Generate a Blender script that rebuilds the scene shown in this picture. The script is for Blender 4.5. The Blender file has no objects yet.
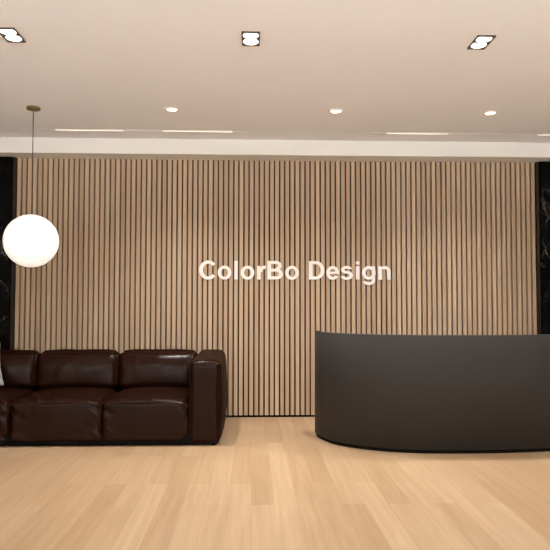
import bpy, bmesh, math, random
from mathutils import Vector, Matrix, noise
random.seed(4)
PI = math.pi
SC = bpy.context.scene
GROUND_FILL, SKYLOW, SKYHI, WSTR = (.90, .97, 1), (.045, .045, .045), (.04, .04, .04), 21.0
E1, E2 = (72, 114, 92, 84), (225, 140, 225)
COL = SC.collection

# ------------------------------------------------------------------ helpers
def obj(name, bm, mat=None, parent=None, smooth=False, loc=None):
    me = bpy.data.meshes.new(name)
    bmesh.ops.recalc_face_normals(bm, faces=bm.faces)
    bm.to_mesh(me); bm.free()
    if smooth:
        for p in me.polygons: p.use_smooth = True
    if mat: me.materials.append(mat)
    o = bpy.data.objects.new(name, me); COL.objects.link(o)
    if parent: o.parent = parent
    if loc: o.location = loc
    return o

def tag(o, label=None, cat=None, group=None, kind=None):
    if label: o['label'] = label
    if cat: o['category'] = cat
    if group: o['group'] = group
    if kind: o['kind'] = kind
    return o

def thing(name, label, cat, loc=(0, 0, 0), rz=0, group=None):
    o = bpy.data.objects.new(name, None); COL.objects.link(o)
    o.empty_display_size = .05
    o.location = loc; o.rotation_euler = (0, 0, rz)
    return tag(o, label, cat, group)

def copy_tree(o, parent=None):
    c = o.copy(); COL.objects.link(c)
    if parent: c.parent = parent
    for ch in list(o.children): copy_tree(ch, c)
    return c

def add_box(bm, x0, x1, y0, y1, z0, z1):
    vs = [bm.verts.new((x, y, z)) for x in (x0, x1) for y in (y0, y1) for z in (z0, z1)]
    for f in ((0, 1, 3, 2), (4, 6, 7, 5), (0, 4, 5, 1), (2, 3, 7, 6), (0, 2, 6, 4), (1, 5, 7, 3)):
        bm.faces.new([vs[i] for i in f])

def box(x0, x1, y0, y1, z0, z1, bevel=0, seg=2):
    bm = bmesh.new(); add_box(bm, x0, x1, y0, y1, z0, z1)
    if bevel: bmesh.ops.bevel(bm, geom=bm.edges[:], offset=bevel, segments=seg, profile=.5, affect='EDGES')
    return bm

def add_lathe(bm, prof, n=32, c=(0, 0, 0)):
    """prof: list of (radius, z)"""
    rings = []
    for r, z in prof:
        if r < 1e-6: rings.append([bm.verts.new((c[0], c[1], c[2] + z))])
        else: rings.append([bm.verts.new((c[0] + r * math.cos(2 * PI * k / n), c[1] + r * math.sin(2 * PI * k / n), c[2] + z)) for k in range(n)])
    for a, b in zip(rings, rings[1:]):
        for k in range(n):
            l = (k + 1) % n
            if len(a) == 1 and len(b) == 1: continue
            if len(a) == 1: bm.faces.new((a[0], b[k], b[l]))
            elif len(b) == 1: bm.faces.new((a[k], b[0], a[l]))
            else: bm.faces.new((a[k], b[k], b[l], a[l]))
def lathe(prof, n=32, c=(0, 0, 0)):
    bm = bmesh.new(); add_lathe(bm, prof, n, c); return bm

def tube(pts, r, n=8, closed=False):
    bm = bmesh.new(); pts = [Vector(p) for p in pts]; N = len(pts); rings = []
    up = Vector((0, 0, 1))
    for i, p in enumerate(pts):
        a = pts[(i - 1) % N] if (closed or i) else pts[0]
        b = pts[(i + 1) % N] if (closed or i < N - 1) else pts[-1]
        t = (b - a).normalized()
        u = t.cross(Vector((0, 1, 0)) if abs(t.y) < .9 else up).normalized(); v = t.cross(u)
        rings.append([bm.verts.new(p + r * (math.cos(2 * PI * k / n) * u + math.sin(2 * PI * k / n) * v)) for k in range(n)])
    for i in range(N if closed else N - 1):
        a, b = rings[i], rings[(i + 1) % N]
        for k in range(n): bm.faces.new((a[k], a[(k + 1) % n], b[(k + 1) % n], b[k]))
    if not closed:
        bm.faces.new(rings[0]); bm.faces.new(rings[-1][::-1])
    return bm

def soft_box(hx, hy, hz, r, bulge, n=26, wr=.004, seed=0, taper=None, crease=0.0, corner=0.0):
    """upholstered block centred on the origin; bulge=(x, y, ztop, zbottom) crowns of its faces"""
    bm = bmesh.new(); verts = {}
    ts = [math.sin((i / n * 2 - 1) * PI / 2 * .86) / math.sin(PI / 2 * .86) for i in range(n + 1)]
    def V(u, v, w):
        k = (round(u, 5), round(v, 5), round(w, 5))
        if k not in verts: verts[k] = bm.verts.new(k)
        return verts[k]
    for ax in range(3):
        for s in (-1, 1):
            for i in range(n):
                for j in range(n):
                    q = []
                    for a, b in ((i, j), (i + 1, j), (i + 1, j + 1), (i, j + 1)):
                        c = [ts[a], ts[b]]; c.insert(ax, s); q.append(V(*c))
                    bm.faces.new(q)
    H = Vector((hx, hy, hz)); off = Vector((seed * 7.3, seed * 3.1, seed * 1.7))
    for k, v in verts.items():
        u = Vector(k)
        q = Vector((u.x * H.x, u.y * H.y, u.z * H.z))
        core = Vector([max(-(h - r), min(h - r, c)) for h, c in zip(H, q)])
        d = q - core; nrm = d.normalized() if d.length > 1e-9 else Vector((0, 0, 1))
        p = core + nrm * r
        fx, fy, fz = 1 - u.x ** 2, 1 - u.y ** 2, 1 - u.z ** 2
        fx, fy, fz = [max(0, t) ** .6 for t in (fx, fy, fz)]
        p.x += nrm.x * bulge[0] * fy * fz
        p.y += nrm.y * bulge[1] * fx * fz
        p.z += nrm.z * (bulge[2] if nrm.z > 0 else bulge[3]) * fx * fy
        if corner:      # corners of a stuffed cushion are pulled in
            cc = (abs(u.x) * abs(u.z)) ** 6
            p.z -= corner * cc * (1 if u.z > 0 else -1); p.x -= corner * .8 * cc * (1 if u.x > 0 else -1)
        if wr:
            w1 = noise.noise(p * 5 + off); w2 = noise.noise(Vector((p.x * 26, p.y * 6, p.z * 9)) + off)
            edge = max(abs(u.x), abs(u.y)) ** 4
            p += nrm * (wr * w1 + wr * .5 * w2 * (.3 + edge))
        if crease:      # folds running back from the front edge and in from the corners
            m = max(0, nrm.z) * max(0, -u.y * .6 + .55)
            rr = abs(noise.noise(Vector((p.x * 17 + u.y * 1.5, p.y * 3.0, 0)) + off))
            p += nrm * crease * m * (rr - .2)
            m2 = abs(u.x) ** 5 * max(0, -nrm.y)
            p += nrm * crease * 1.2 * m2 * noise.noise(Vector((p.x * 8, p.z * 18 + p.x * 10, 3)) + off)
        if taper: p = taper(p, u)
        v.co = p
    return bm

# ------------------------------------------------------------------ materials
def mat(name, col, rough=.5, metal=0, spec=.5, emit=None, strength=0):
    m = bpy.data.materials.new(name); m.use_nodes = True
    b = m.node_tree.nodes['Principled BSDF']
    b.inputs['Base Color'].default_value = (*col, 1); b.inputs['Roughness'].default_value = rough
    b.inputs['Metallic'].default_value = metal; b.inputs['Specular IOR Level'].default_value = spec
    if emit:
        b.inputs['Emission Color'].default_value = (*emit, 1); b.inputs['Emission Strength'].default_value = strength
    return m, m.node_tree, b

def N(nt, t, **kw):
    n = nt.nodes.new(t)
    for k, v in kw.items(): setattr(n, k, v)
    return n
def math_(nt, op, a, b=None):
    n = N(nt, 'ShaderNodeMath', operation=op)
    for i, x in enumerate((a, b)):
        if x is None: continue
        if isinstance(x, (int, float)): n.inputs[i].default_value = x
        else: nt.links.new(x, n.inputs[i])
    return n.outputs[0]
def ramp(nt, fac, stops, interp='LINEAR'):
    n = N(nt, 'ShaderNodeValToRGB'); n.color_ramp.interpolation = interp
    e = n.color_ramp.elements
    while len(e) < len(stops): e.new(.5)
    for el, (p, c) in zip(e, stops): el.position = p; el.color = (*c, 1)
    nt.links.new(fac, n.inputs[0]); return n.outputs[0]
def coords(nt, scale=(1, 1, 1), loc=(0, 0, 0)):
    g = N(nt, 'ShaderNodeNewGeometry'); mp = N(nt, 'ShaderNodeMapping'); mp.inputs['Scale'].default_value = scale
    mp.inputs['Location'].default_value = loc
    nt.links.new(g.outputs['Position'], mp.inputs[0]); return mp.outputs[0]
def objcoords(nt, scale=(1, 1, 1)):
    g = N(nt, 'ShaderNodeTexCoord'); mp = N(nt, 'ShaderNodeMapping'); mp.inputs['Scale'].default_value = scale
    nt.links.new(g.outputs['Object'], mp.inputs[0]); return mp.outputs[0]
def noise_(nt, vec, scale=5, detail=3, rough=.5, dist=0):
    n = N(nt, 'ShaderNodeTexNoise'); n.inputs['Scale'].default_value = scale; n.inputs['Detail'].default_value = detail
    n.inputs['Roughness'].default_value = rough; n.inputs['Distortion'].default_value = dist
    nt.links.new(vec, n.inputs['Vector']); return n
def bump(nt, b, h, strength=.2, dist=.01):
    n = N(nt, 'ShaderNodeBump'); n.inputs['Strength'].default_value = strength; n.inputs['Distance'].default_value = dist
    nt.links.new(h, n.inputs['Height']); nt.links.new(n.outputs[0], b.inputs['Normal'])
def mix(nt, fac, a, b, mode='MIX'):
    n = N(nt, 'ShaderNodeMix', data_type='RGBA', blend_type=mode)
    for s, x in ((0, fac), (6, a), (7, b)):
        if isinstance(x, (int, float)): n.inputs[s].default_value = x
        elif isinstance(x, tuple): n.inputs[s].default_value = (*x, 1)
        else: nt.links.new(x, n.inputs[s])
    return n.outputs[2]

# painted plaster
M_ceil, nt, b = mat('ceiling_paint', (.70, .585, .50), .75, spec=.25)
nz = noise_(nt, coords(nt), 1.3, 3); nt.links.new(ramp(nt, nz.outputs[0], [(.3, (.865, .845, .845)), (.7, (.885, .87, .865))]), b.inputs['Base Color'])
M_beam, nt, b = mat('beam_paint', (.79, .755, .70), .6, spec=.3)
nz = noise_(nt, coords(nt), 60, 3); bump(nt, b, nz.outputs[0], .03, .002)
M_wall, nt, b = mat('wall_paint', (.72, .62, .52), .7, spec=.3)
nz = noise_(nt, coords(nt), 80, 3); bump(nt, b, nz.outputs[0], .05, .002)

# oak plank floor
M_floor, nt, b = mat('oak_floor', (.6, .4, .2), .36, spec=.6)
g = N(nt, 'ShaderNodeNewGeometry'); sep = N(nt, 'ShaderNodeSeparateXYZ'); nt.links.new(g.outputs['Position'], sep.inputs[0])
cmb = N(nt, 'ShaderNodeCombineXYZ'); nt.links.new(sep.outputs['Y'], cmb.inputs[0]); nt.links.new(sep.outputs['X'], cmb.inputs[1])
br = N(nt, 'ShaderNodeTexBrick', offset=.37, offset_frequency=2)
nt.links.new(cmb.outputs[0], br.inputs['Vector'])
for k, v in (('Scale', 1), ('Mortar Size', .0011), ('Mortar Smooth', .3), ('Bias', 0), ('Brick Width', 1.35), ('Row Height', .148)): br.inputs[k].default_value = v
br.inputs['Color1'].default_value = (.0, .0, .0, 1); br.inputs['Color2'].default_value = (1, 1, 1, 1); br.inputs['Mortar'].default_value = (.4, .4, .4, 1)
base = ramp(nt, br.outputs['Color'], [(0, (.415, .277, .158)), (.5, (.455, .312, .184)), (1, (.505, .358, .222))])
gr = noise_(nt, coords(nt, (26, 1.1, 1)), 1, 5, .6, .4)
grain = ramp(nt, gr.outputs[0], [(.3, (.84, .80, .75)), (.65, (1.04, 1.03, 1.02))])
gl = noise_(nt, coords(nt, (1.6, .5, 1)), 1, 2)
c = mix(nt, 1.0, base, grain, 'MULTIPLY')
seam = mix(nt, math_(nt, 'MULTIPLY', br.outputs['Fac'], .45), c, (.20, .11, .05))
nt.links.new(seam, b.inputs['Base Color'])
nt.links.new(math_(nt, 'ADD', math_(nt, 'MULTIPLY', gr.outputs[0], .12), .32), b.inputs['Roughness'])
bump(nt, b, math_(nt, 'SUBTRACT', math_(nt, 'MULTIPLY', gr.outputs[0], .15), br.outputs['Fac']), .12, .002)

# slats
PITCH = .05866; SX0 = -2.672; SX1 = 3.312
M_slat, nt, b = mat('oak_slat', (.4, .27, .18), .5, spec=.35)
g = N(nt, 'ShaderNodeNewGeometry'); sep = N(nt, 'ShaderNodeSeparateXYZ'); nt.links.new(g.outputs['Position'], sep.inputs[0])
idx = math_(nt, 'FLOOR', math_(nt, 'DIVIDE', math_(nt, 'SUBTRACT', sep.outputs['X'], SX0), PITCH))
wn = N(nt, 'ShaderNodeTexWhiteNoise', noise_dimensions='1D'); nt.links.new(idx, wn.inputs['W'])
cmb = N(nt, 'ShaderNodeCombineXYZ')
nt.links.new(math_(nt, 'MULTIPLY', sep.outputs['X'], 95), cmb.inputs[0]); nt.links.new(math_(nt, 'MULTIPLY', sep.outputs['Z'], 1.0), cmb.inputs[2])
nt.links.new(math_(nt, 'MULTIPLY', wn.outputs[0], 40), cmb.inputs[1])
gr = noise_(nt, cmb.outputs[0], 1, 4, .6, .3)
base = ramp(nt, wn.outputs[0], [(0, (.455, .327, .218)), (.5, (.51, .376, .255)), (1, (.57, .428, .295))])
grain = ramp(nt, gr.outputs[0], [(.3, (.82, .80, .78)), (.7, (1.12, 1.12, 1.13))])
nt.links.new(mix(nt, 1.0, base, grain, 'MULTIPLY'), b.inputs['Base Color'])
bump(nt, b, gr.outputs[0], .08, .001)
M_back, nt, b = mat('dark_backing_felt', (.11, .066, .037), .9, spec=.1)
nz = noise_(nt, coords(nt), 200, 2); bump(nt, b, nz.outputs[0], .1, .001)
M_brown, nt, b = mat('dark_wood_edge', (.03, .017, .011), .5, spec=.25)
gr = noise_(nt, coords(nt, (80, 80, 1.2)), 1, 3); bump(nt, b, gr.outputs[0], .08, .001)
M_black, nt, b = mat('black_plinth', (.004, .0035, .003), .6, spec=.06)
nz = noise_(nt, coords(nt), 150, 2); bump(nt, b, nz.outputs[0], .05, .001)

# black marble with white veins
M_marble, nt, b = mat('black_marble', (.006, .006, .006), .15, spec=.06)
wv = noise_(nt, coords(nt, (1.5, 1.5, .8)), 1.7, 5, .6)
vm = N(nt, 'ShaderNodeVectorMath', operation='MULTIPLY_ADD'); nt.links.new(wv.outputs['Color'], vm.inputs[0]); vm.inputs[1].default_value = (.7, .7, .7)
nt.links.new(coords(nt, (1, 1, .75), (.2, 0, 3)), vm.inputs[2])
vo = N(nt, 'ShaderNodeTexVoronoi', feature='DISTANCE_TO_EDGE'); vo.inputs['Scale'].default_value = 3.1; nt.links.new(vm.outputs[0], vo.inputs['Vector'])
v1 = ramp(nt, vo.outputs['Distance'], [(0, (1, 1, 1)), (.022, (0, 0, 0))])
vo2 = N(nt, 'ShaderNodeTexVoronoi', feature='DISTANCE_TO_EDGE'); vo2.inputs['Scale'].default_value = 8; nt.links.new(vm.outputs[0], vo2.inputs['Vector'])
v2 = ramp(nt, vo2.outputs['Distance'], [(0, (.5, .5, .5)), (.02, (0, 0, 0))])
pm = noise_(nt, coords(nt, (1, 1, 1), (.2, 0, 3)), 3.2, 3)
mask = ramp(nt, pm.outputs[0], [(.52, (0, 0, 0)), (.68, (1, 1, 1))])
veins = mix(nt, 1.0, mix(nt, 1.0, v1, v2, 'ADD'), mask, 'MULTIPLY')
cl = noise_(nt, coords(nt), 7, 5, .65); cloud = ramp(nt, cl.outputs[0], [(.5, (.002, .002, .0018)), (.75, (.006, .006, .006))])
nt.links.new(mix(nt, veins, cloud, (.22, .21, .20)), b.inputs['Base Color'])

# leather
def leather(name, stops, rough, gloss, strength):
    """waxed leather: a diffuse hide under a thin sheen that rises only a little at grazing angles"""
    m, nt, b = mat(name, stops[0][1]); nt.nodes.remove(b)
    df = N(nt, 'ShaderNodeBsdfDiffuse'); gs = N(nt, 'ShaderNodeBsdfGlossy'); mx = N(nt, 'ShaderNodeMixShader')
    nz = noise_(nt, objcoords(nt), 3.5, 4); nt.links.new(ramp(nt, nz.outputs[0], stops), df.inputs['Color'])
    gs.inputs['Color'].default_value = (1, .96, .93, 1)
    wrk = noise_(nt, objcoords(nt), 9, 3, .5, .8)
    nt.links.new(math_(nt, 'ADD', math_(nt, 'MULTIPLY', wrk.outputs[0], .06), rough), gs.inputs['Roughness'])
    bp = N(nt, 'ShaderNodeBump'); bp.inputs['Strength'].default_value = strength; bp.inputs['Distance'].default_value = .006
    nt.links.new(wrk.outputs[0], bp.inputs['Height'])
    for n in (df, gs): nt.links.new(bp.outputs[0], n.inputs['Normal'])
    lw = N(nt, 'ShaderNodeLayerWeight'); lw.inputs['Blend'].default_value = .5
    nt.links.new(math_(nt, 'ADD', math_(nt, 'MULTIPLY', math_(nt, 'POWER', lw.outputs['Facing'], 5), .10), gloss), mx.inputs[0])
    nt.links.new(df.outputs[0], mx.inputs[1]); nt.links.new(gs.outputs[0], mx.inputs[2])
    nt.links.new(mx.outputs[0], nt.nodes['Material Output'].inputs[0]); return m
M_leather = leather('brown_leather', [(.3, (.0140, .0040, .0019)), (.7, (.0175, .0053, .0026))], .23, .0115, .06)
M_pipe = leather('leather_piping', [(.3, (.013, .0045, .0024)), (.7, (.017, .006, .0032))], .28, .012, .03)
M_pillow, nt, b = mat('grey_velvet', (.3, .3, .31), .6, spec=.4)
nz = noise_(nt, objcoords(nt), 14, 4, .6, 1.0)
nt.links.new(ramp(nt, nz.outputs[0], [(.35, (.11, .11, .115)), (.65, (.42, .42, .43))]), b.inputs['Base Color'])
b.inputs['Sheen Weight'].default_value = .4

# desk lacquer
M_desk, nt, b = mat('anthracite_lacquer', (.031, .0282, .0276), .6, spec=.3)
nz = noise_(nt, coords(nt), 2, 3); nt.links.new(math_(nt, 'ADD', math_(nt, 'MULTIPLY', nz.outputs[0], .06), .58), b.inputs['Roughness'])
M_desktop, nt, b = mat('dark_worktop', (.05, .043, .038), .4)
nz = noise_(nt, coords(nt), 60, 3); bump(nt, b, nz.outputs[0], .03, .001)

M_metal, nt, b = mat('dark_bronze_frame', (.10, .075, .055), .45, metal=.6)
nz = noise_(nt, objcoords(nt), 90, 2); bump(nt, b, nz.outputs[0], .04, .001)
M_brass, nt, b = mat('aged_brass', (.17, .115, .045), .4, metal=.7)
nz = noise_(nt, objcoords(nt), 70, 2); bump(nt, b, nz.outputs[0], .05, .001)
M_cord, nt, b = mat('dark_cord', (.07, .045, .03), .6)
nz = noise_(nt, objcoords(nt), 300, 1); bump(nt, b, nz.outputs[0], .1, .001)
M_white, nt, b = mat('white_trim', (.80, .72, .63), .5)
nz = noise_(nt, objcoords(nt), 80, 1); bump(nt, b, nz.outputs[0], .03, .001)
M_lamp, nt, b = mat('lamp_glow', (.9, .9, .88), .5, emit=(1, .93, .84), strength=3.2)
M_lamp2, nt, b = mat('small_lamp_glow', (.9, .88, .84), .5, emit=(1, .90, .78), strength=3.0)
M_strip, nt, b = mat('strip_glow', (.9, .88, .84), .5, emit=(1, .93, .85), strength=.9)
M_globe, nt, b = mat('opal_globe', (.85, .84, .82), .35, emit=(1, .955, .89), strength=.60)
M_sign, nt, b = mat('white_acrylic', (.86, .82, .78), .45, emit=(1, .96, .93), strength=.05)

# ------------------------------------------------------------------ room shell
XL, XR, YF = -4.4, 5.0, -11.5
ZC, ZS, YB = 3.111, 2.941, -.255            # ceiling, soffit, front of the bulkhead
tag(obj('floor', box(XL, XR, YF, .25, -.12, 0), M_floor), 'pale oak plank floor running towards the slatted wall', 'floor', kind='structure')
tag(obj('ceiling', box(XL, XR, YF, .25, ZC, ZC + .15), M_ceil), 'flat warm white painted ceiling', 'ceiling', kind='structure')
tag(obj('wall_back', box(XL, XR, .05, .25, 0, ZC), M_wall), 'back wall behind the slatted and marble panels', 'wall', kind='structure')
tag(obj('wall_left', box(XL - .15, XL, YF, .25, 0, ZC), M_wall), 'plain side wall beyond the left end of the sofa', 'wall', kind='structure')
tag(obj('wall_right', box(XR, XR + .15, YF, .25, 0, ZC), M_wall), 'plain side wall beyond the right end of the desk', 'wall', kind='structure')
tag(obj('trim_1', box(XL, XR, YB, .05, ZS, ZC, .004, 1), M_beam), 'pale cream ceiling bulkhead running along the top of the back wall', 'bulkhead', kind='structure')

# slatted panel
t = thing('slat_wall_panel', 'wide oak slat wall panel behind the sofa and the dark desk', 'wall panel', (0, 0, 0))
obj('backing_board', box(SX0, SX1, .028, .05, .02, ZS), M_back, t)
bm = bmesh.new(); ns = 102
for k in range(ns):
    x0 = SX0 + .009 + k * PITCH
    b2 = box(x0, x0 + .0408, 0, .028, .02, ZS)
    me = bpy.data.meshes.new('tmp'); b2.to_mesh(me); b2.free(); bm.from_mesh(me); bpy.data.meshes.remove(me)
obj('slats', bm, M_slat, t)
tag(obj('baseboard_back', box(SX0, SX1, -.004, .05, 0, .02), M_black), 'thin black plinth strip under the oak slats', 'baseboard', kind='structure')
for x0, x1, e0, e1, lab in ((XL, SX0 - .03, SX0 - .03, SX0, 'black marble panel with white veins left of the slats, behind the white globe'),
                            (SX1 + .03, XR, SX1, SX1 + .03, 'black marble panel with white veins right of the slats, behind the dark desk')):
    t = thing('marble_wall_panel', lab, 'wall panel', (0, 0, 0), group='black marble panels flanking the slats')
    obj('stone_slab', box(x0, x1, -.06, .05, 0, ZS, .003, 1), M_marble, t)
    tag(obj('edge_trim', box(e0, e1, -.03, .05, 0, ZS, .002, 1), M_brown, t), 'dark brown edge strip')

# ------------------------------------------------------------------ lights in the ceiling
def spot(name, loc, w, size, blend, r, col=(1, .955, .90), rot=(0, 0, 0)):
    l = bpy.data.lights.new(name, 'SPOT'); l.energy = w; l.spot_size = math.radians(size); l.spot_blend = blend
    l.shadow_soft_size = r; l.color = col
    o = bpy.data.objects.new(name, l); COL.objects.link(o); o.location = loc; o.rotation_euler = rot
    return o

first = None
labs = ['twin square downlight at the left edge of the ceiling', 'twin square downlight in the middle of the ceiling, above the lettering',
        'twin square downlight in the right half of the ceiling, above the desk',
        'added unseen twin square downlight past the far right end of the row']
for i, x in enumerate((-1.633, -.010, 1.590, 3.195)):  # last fixture and its spot are added out of view to lighten the desk
    if first is None:
        t = first = thing('twin_downlight', labs[0], 'ceiling light', (x, -3.045, ZC), group='twin square downlights in the front row')
        w, l = .062, .112
        bm = bmesh.new()
        add_box(bm, -w, -w + .006, -l, l, -.012, 0); add_box(bm, w - .006, w, -l, l, -.012, 0)
        add_box(bm, -w, w, -l, -l + .006, -.012, 0); add_box(bm, -w, w, l - .006, l, -.012, 0)
        obj('frame', bm, M_metal, t)
        bm = bmesh.new(); add_box(bm, -w + .006, w - .006, -l + .006, l - .006, -.004, 0); add_box(bm, -w + .006, w - .006, -.005, .005, -.008, -.004)
        obj('reflector_plate', bm, M_metal, t)
        for s in (-1, 1):
            obj('lamp', lathe([(0, -.0095), (.036, -.0095), (.050, -.007), (.053, -.004), (0, -.004)], 32, (0, s * .052, 0)), M_lamp, t, True)
    else:
        t = copy_tree(first); t.location = (x, -3.045, ZC); t['label'] = labs[i]
    spot('downlight_beam', (x, -3.045, ZC - .03), E1[i], 100, 1, .07)

first = None
labs = ['small round downlight left of the middle, between pendant cord and lettering', 'small round downlight above the left end of the desk',
        'small round downlight at the right, above the dark marble end of the desk']
for i, x in enumerate((-.751, .794, 2.273)):
    if first is None:
        t = first = thing('round_downlight', labs[0], 'ceiling light', (x, -1.376, ZC), group='small round downlights in the back row')
        obj('trim_ring', lathe([(.050, -.002), (.052, -.008), (.070, -.006), (.075, 0), (.05, 0)], 40), M_white, t, True)
        obj('lamp', lathe([(0, -.012), (.03, -.011), (.045, -.007), (.05, -.002), (0, -.002)], 40), M_lamp2, t, True)
    else:
        t = copy_tree(first); t.location = (x, -1.376, ZC); t['label'] = labs[i]
    spot('small_downlight_beam', (x, -1.376, ZC - .03), E2[i], 130, 1, .10)

labs = ['thin white light slot in the ceiling just right of the pendant cord', 'thin white light slot second from the left, beside the round downlight',
        'thin white light slot in the ceiling above the desk', 'thin white light slot cut off by the right edge']
for (x0, x1), lab in zip(((-2.061, -1.366), (-.939, -.212), (1.442, 2.106), (3.09, 3.80)), labs):
    t = thing('linear_ceiling_light', lab, 'ceiling light', ((x0 + x1) / 2, -.60, ZC), group='thin linear lights along the bulkhead')
    h = (x1 - x0) / 2
    bm = bmesh.new(); add_box(bm, -h - .004, h + .004, -.022, -.017, -.006, 0); add_box(bm, -h - .004, h + .004, .017, .022, -.006, 0)
    obj('frame', bm, M_white, t)
    obj('diffuser', box(-h, h, -.017, .017, -.004, 0), M_strip, t)
tag(obj('trim_2', box(XL, XR, -.612, -.588, ZC - .0015, ZC), M_ceil), 'faint joint line in the ceiling that carries the light slots', 'trim', kind='structure')

# ------------------------------------------------------------------ globe pendant
t = thing('globe_pendant', 'white glowing glass globe pendant on a thin cord above the sofa', 'pendant light', (-2.035, -1.376, ZC))
tag(obj('canopy', lathe([(0, 0), (.060, 0), (.064, -.008), (.060, -.022), (.03, -.028), (0, -.028)], 40), M_brass, t, True), 'aged brass ceiling rose')
obj('cord', tube([(0, 0, -.02), (0, 0, -1.00)], .0042, 10), M_cord, t, True)
R = .243; zc = 1.864 - ZC
gl = obj('globe', lathe([(R * math.sin(PI * k / 48) if 0 < k < 48 else 0, zc + R * math.cos(PI * k / 48)) for k in range(49)], 72), M_globe, t, True)

# ------------------------------------------------------------------ sign lettering
def arcpoly(cx, cy, rx, ry, tx, ty, a0, a1, n=40):
    A = [math.radians(a0 + (a1 - a0) * k / n) for k in range(n + 1)]
    return ([(cx + rx * math.cos(a), cy + ry * math.sin(a)) for a in A],
            [(cx + (rx - tx) * math.cos(a), cy + (ry - ty) * math.sin(a)) for a in A])
def rc(x0, x1, y0, y1): return ([(x0, y0), (x1, y0)], [(x0, y1), (x1, y1)])
GLYPH = {
 'C': (722, [arcpoly(400, 358, 353, 370, 152, 126, 39, 321)]),
 'o': (611, [arcpoly(305, 259, 265, 271, 138, 112, 0, 360)]),
 'l': (278, [rc(72, 209, 0, 716)]),
 'r': (389, [rc(66, 203, 0, 518), arcpoly(335, 280, 200, 250, 132, 125, 65, 180)]),
 'B': (722, [rc(73, 218, 0, 716), rc(218, 410, 597, 716), rc(218, 430, 303, 416), rc(218, 430, 0, 122),
             arcpoly(410, 533, 218, 183, 145, 119, -90, 90), arcpoly(430, 209, 242, 209, 150, 122, -90, 90)]),
 'D': (722, [rc(72, 217, 0, 716), rc(217, 345, 595, 716), rc(217, 345, 0, 121), arcpoly(345, 358, 330, 358, 150, 121, -90, 90)]),
 'e': (556, [arcpoly(280, 259, 246, 271, 138, 112, 10, 328), rc(160, 524, 214, 306)]),
 's': (556, [arcpoly(268, 382, 222, 148, 132, 105, 18, 270), arcpoly(270, 163, 242, 175, 135, 105, -165, 90)]),
 'i': (278, [rc(72, 209, 0, 518), rc(72, 209, 589, 716)]),
 'g': (611, [arcpoly(303, 264, 263, 266, 138, 112, 0, 360), rc(408, 541, -40, 518), arcpoly(297, -32, 244, 179, 133, 105, 196, 361)]),
 'n': (611, [rc(66, 203, 0, 518), arcpoly(330, 310, 213, 220, 137, 115, 0, 135), rc(406, 543, 0, 312)]),
}
EM = .2955e-3
t = thing('wall_sign', 'white raised lettering sign mounted on the oak slats between sofa and desk', 'sign', (-.6, 0, 1.562))
pen = -47
for ch in 'ColorBo Design':
    if ch == ' ': pen += 278; continue
    adv, polys = GLYPH[ch]
    bm = bmesh.new()
    for lay, (A, B) in enumerate(polys):
        for (a0, a1, b0, b1) in zip(A, A[1:], B, B[1:]):
            q = [((pen + p[0]) * EM, p[1] * EM) for p in (a0, a1, b1, b0)]
            f = [bm.verts.new((x, -.012 - .0006 * lay, z)) for x, z in q]; r_ = [bm.verts.new((x, 0, z)) for x, z in q]
            bm.faces.new(f); bm.faces.new(r_[::-1])
            for k in range(4):
                l = (k + 1) % 4
                bm.faces.new((f[k], r_[k], r_[l], f[l]))
    bmesh.ops.remove_doubles(bm, verts=bm.verts[:], dist=1e-5)
    # walls shared by neighbouring wedges are inside the letter: drop them
    seen = {}
    for f in bm.faces: seen.setdefault(tuple(sorted(v.index for v in f.verts)), []).append(f)
    bm.verts.index_update(); seen = {}
    for f in bm.faces: seen.setdefault(frozenset(v.index for v in f.verts), []).append(f)
    dead = [f for fs in seen.values() if len(fs) > 1 for f in fs]
    if dead: bmesh.ops.delete(bm, geom=dead, context='FACES_ONLY')
    tag(obj('letter', bm, M_sign, t), 'white letter ' + ch)
    pen += adv

# ------------------------------------------------------------------ sofa
SX, SY = -1.774, -1.47
sofa = thing('leather_sofa', 'dark brown leather three-seat sofa standing before the slatted wall', 'sofa', (SX, SY, 0))
def arm_taper(p, u):
    p.z += .025 * (u.y * .5 + .5) * max(0, u.z)            # the top rises a little towards the back
    p.x *= 1 + .03 * u.z * 0
    return p
HX = 1.486
def frame_loop(hx, hz, r, y, n=6):
    pts = []
    for cx, cz, a0 in ((hx - r, hz - r, 0), (-hx + r, hz - r, 90), (-hx + r, -hz + r, 180), (hx - r, -hz + r, 270)):
        for k in range(n + 1):
            a = math.radians(a0 + 90 * k / n); pts.append((cx + r * math.cos(a), y, cz + r * math.sin(a)))
    return pts
for s in (-1, 1):
    a = obj('arm', soft_box(.137, .575, .370, .048, (.045, .012, .022, 0), 26, .004, 3 + s, arm_taper), M_leather, sofa, True, (s * (HX - .137), .575, .390))
    obj('piping', tube(frame_loop(.131, .362, .02, -.567), .0045, 6, True), M_pipe, a, True)
obj('base', box(-HX + .02, HX - .02, .016, 1.13, .010, .10, .006), M_black, sofa)
obj('backrest', soft_box(1.2, .09, .33, .05, (.0, .01, .015, 0), 24, .003, 9), M_leather, sofa, True, (0, 1.05, .41))
seat_x = [(-1.211, -.396), (-.396, .421), (.421, 1.211)]
for i, (x0, x1) in enumerate(seat_x):
    hx = (x1 - x0) / 2 - .004
    def st(p, u):
        return Vector((p.x, p.y, p.z + .012 * (u.y * .5 + .5) * max(0, u.z)))
    c = obj('seat_cushion', soft_box(hx, .48, .184, .034, (.006, .014, .040, 0), 34, .0055, 11 + i, st, .026, .016), M_leather, sofa, True, ((x0 + x1) / 2, .488, .218))
    # piping along the upper front edge, sagging at both corners
    pts = []
    for k in range(25):
        u = -1 + 2 * k / 24
        pts.append((u * (hx - .012), -.479 - .003 * (1 - u * u), .160 + .012 * (1 - abs(u) ** 3) - .016 * abs(u) ** 14))
    obj('piping', tube(pts, .0045, 6), M_pipe, c, True)
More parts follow.
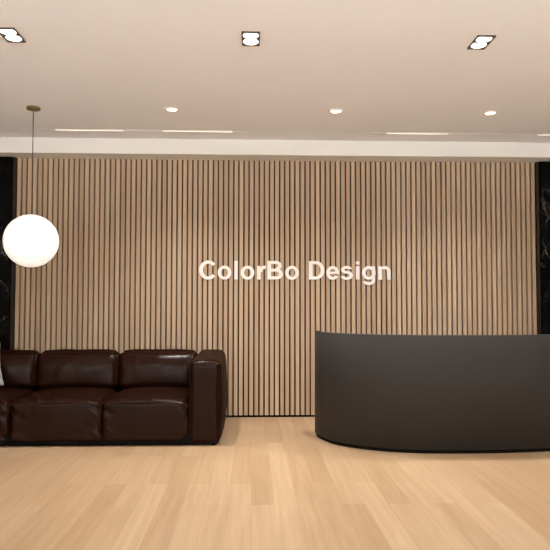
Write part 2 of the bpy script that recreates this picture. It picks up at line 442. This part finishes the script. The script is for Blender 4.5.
for i, (x0, x1) in enumerate(((-1.224, -.411), (-.411, .414), (.414, 1.222))):
    hx = (x1 - x0) / 2 - .003
    def bt(p, u):
        p.y += .062 * max(0, p.z / .2) ** 2.6 * (.5 - .5 * u.y); return p
    c = obj('back_cushion', soft_box(hx + .003, .115, .205, .065, (.010, .050, .012, 0), 36, .008, 21 + i, bt, .0, .010), M_leather, sofa, True, ((x0 + x1) / 2, .845, .600))
    c.rotation_euler = (math.radians(-9), 0, 0)
for x in (-1.40, -.40, .42, 1.43):
    for y in (.06, 1.08):
        obj('foot', lathe([(0, 0), (.018, 0), (.022, .032), (0, .032)], 20, (x, y, 0)), M_black, sofa, True)

# pillow on the left seat, only its corner is in the picture
def pil(p, u):
    e = max(abs(u.x), abs(u.z)); k = math.sqrt(max(0, 1 - e ** 2.4))
    p.y = u.y * (.012 + .065 * k)
    f = (1 - .11 * u.z) * (1 - .10 * (1 - abs(u.z) ** 2) * abs(u.x)); g2 = 1 - .06 * (1 - abs(u.x) ** 2) * abs(u.z)
    p.x *= f; p.z *= g2; return p
o = obj('throw_pillow', soft_box(.22, .08, .22, .012, (0, 0, 0, 0), 24, 0, 40, pil), M_pillow, None, True, (-2.684, -.885, .672))
o.rotation_euler = (math.radians(-16), math.radians(-6), 0)
tag(o, 'silvery grey throw pillow lying on the sofa at the left edge', 'pillow')

# ------------------------------------------------------------------ reception desk
ctrl = [(.668, -.93), (.650, -1.03), (.664, -1.157), (.708, -1.290), (.769, -1.425), (.900, -1.562), (1.05, -1.665), (1.25, -1.755), (1.559, -1.815),
        (1.95, -1.825), (2.35, -1.800), (2.75, -1.735), (3.10, -1.630), (3.40, -1.46), (3.60, -1.25), (3.68, -1.03), (3.66, -.93)]
def spline(P, m=10):
    out = []
    for i in range(len(P) - 1):
        p0, p1, p2, p3 = [Vector((*P[max(0, min(len(P) - 1, j))], 0)) for j in (i - 1, i, i + 1, i + 2)]
        for k in range(m):
            s = k / m
            out.append(.5 * ((2 * p1) + (p2 - p0) * s + (2 * p0 - 5 * p1 + 4 * p2 - p3) * s * s + (3 * p1 - p0 - 3 * p2 + p3) * s ** 3))
    out.append(Vector((*P[-1], 0))); return out
curve = spline([(x, y) for x, y in ctrl])
for _ in range(4):
    curve = [curve[0]] + [(curve[i - 1] + 2 * curve[i] + curve[i + 1]) / 4 for i in range(1, len(curve) - 1)] + [curve[-1]]
def offset(cv, d):
    out = []
    for i, p in enumerate(cv):
        t_ = (cv[min(i + 1, len(cv) - 1)] - cv[max(i - 1, 0)]).normalized()
        out.append(p + Vector((-t_.y, t_.x, 0)) * d)           # left of the path = inwards
    return out
curve = offset(curve, -.028)
def shell(outer, inner, z0, z1, bev=0):
    bm = bmesh.new(); rows = []
    for a, c in zip(outer, inner):
        n = (c - a).normalized() * bev
        rows.append([bm.verts.new(v) for v in ((a.x, a.y, z0), (a.x, a.y, z1 - bev), (a.x + n.x, a.y + n.y, z1), (c.x - n.x, c.y - n.y, z1), (c.x, c.y, z1 - bev), (c.x, c.y, z0))])
    for r0, r1 in zip(rows, rows[1:]):
        for k in range(6):
            l = (k + 1) % 6; bm.faces.new((r0[k], r0[l], r1[l], r1[k]))
    bm.faces.new(rows[0]); bm.faces.new(rows[-1][::-1]); return bm
def slab(edge, z0, z1):
    bm = bmesh.new(); lo = [bm.verts.new((p.x, p.y, z0)) for p in edge]; hi = [bm.verts.new((p.x, p.y, z1)) for p in edge]
    bm.faces.new(lo); bm.faces.new(hi[::-1]); n = len(edge)
    for k in range(n): bm.faces.new((lo[k], lo[(k + 1) % n], hi[(k + 1) % n], hi[k]))
    return bm
desk = thing('reception_desk', 'large curved dark anthracite reception desk at the right', 'desk', (0, 0, 0))
sh = obj('front_panel', shell(curve, offset(curve, .05), .032, 1.018, .004), M_desk, desk)
me = sh.data
for p in me.polygons: p.use_smooth = abs(p.normal.z) < .3
pl = offset(curve, .012); tag(obj('plinth', shell(pl, offset(curve, .045), 0, .032), M_black, desk), 'black recessed plinth')
inn = offset(curve, .05)
obj('worktop', slab(inn[8:-8], .72, .75), M_desktop, desk)
for x in (.95, 3.35):
    obj('pedestal', box(x - .02, x + .02, -1.30, -1.0, 0, .72, .002, 1), M_desktop, desk)

# ------------------------------------------------------------------ light, camera
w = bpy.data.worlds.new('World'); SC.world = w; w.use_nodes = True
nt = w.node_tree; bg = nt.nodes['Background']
# open front: dim sky; glow added below the horizon to brighten the ceiling
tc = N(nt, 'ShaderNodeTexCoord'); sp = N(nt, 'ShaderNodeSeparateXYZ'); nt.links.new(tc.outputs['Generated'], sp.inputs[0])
rp = ramp(nt, math_(nt, 'ADD', math_(nt, 'MULTIPLY', sp.outputs['Z'], .5), .5), [(.37, GROUND_FILL), (.45, SKYLOW), (1, SKYHI)])
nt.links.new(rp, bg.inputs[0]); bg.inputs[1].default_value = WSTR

cam = bpy.data.cameras.new('camera'); co = bpy.data.objects.new('camera', cam); COL.objects.link(co)
yaw, pitch, roll = math.radians(2.056), math.radians(2.41), math.radians(.056)
fw = Vector((math.sin(yaw) * math.cos(pitch), math.cos(yaw) * math.cos(pitch), math.sin(pitch)))
r = Vector((math.cos(yaw), -math.sin(yaw), 0)); u = r.cross(fw)
r2 = math.cos(roll) * r + math.sin(roll) * u; u2 = -math.sin(roll) * r + math.cos(roll) * u
m = Matrix((r2, u2, -fw)).transposed().to_4x4(); m.translation = Vector((0, -7.435, 1.3))
co.matrix_world = m
cam.sensor_width = 36; cam.lens = 650 / 550 * 36; cam.clip_start = .05
SC.camera = co
SC.view_settings.view_transform = 'Standard'; SC.view_settings.look = 'None'
SC.view_settings.exposure = .13; SC.view_settings.gamma = 1
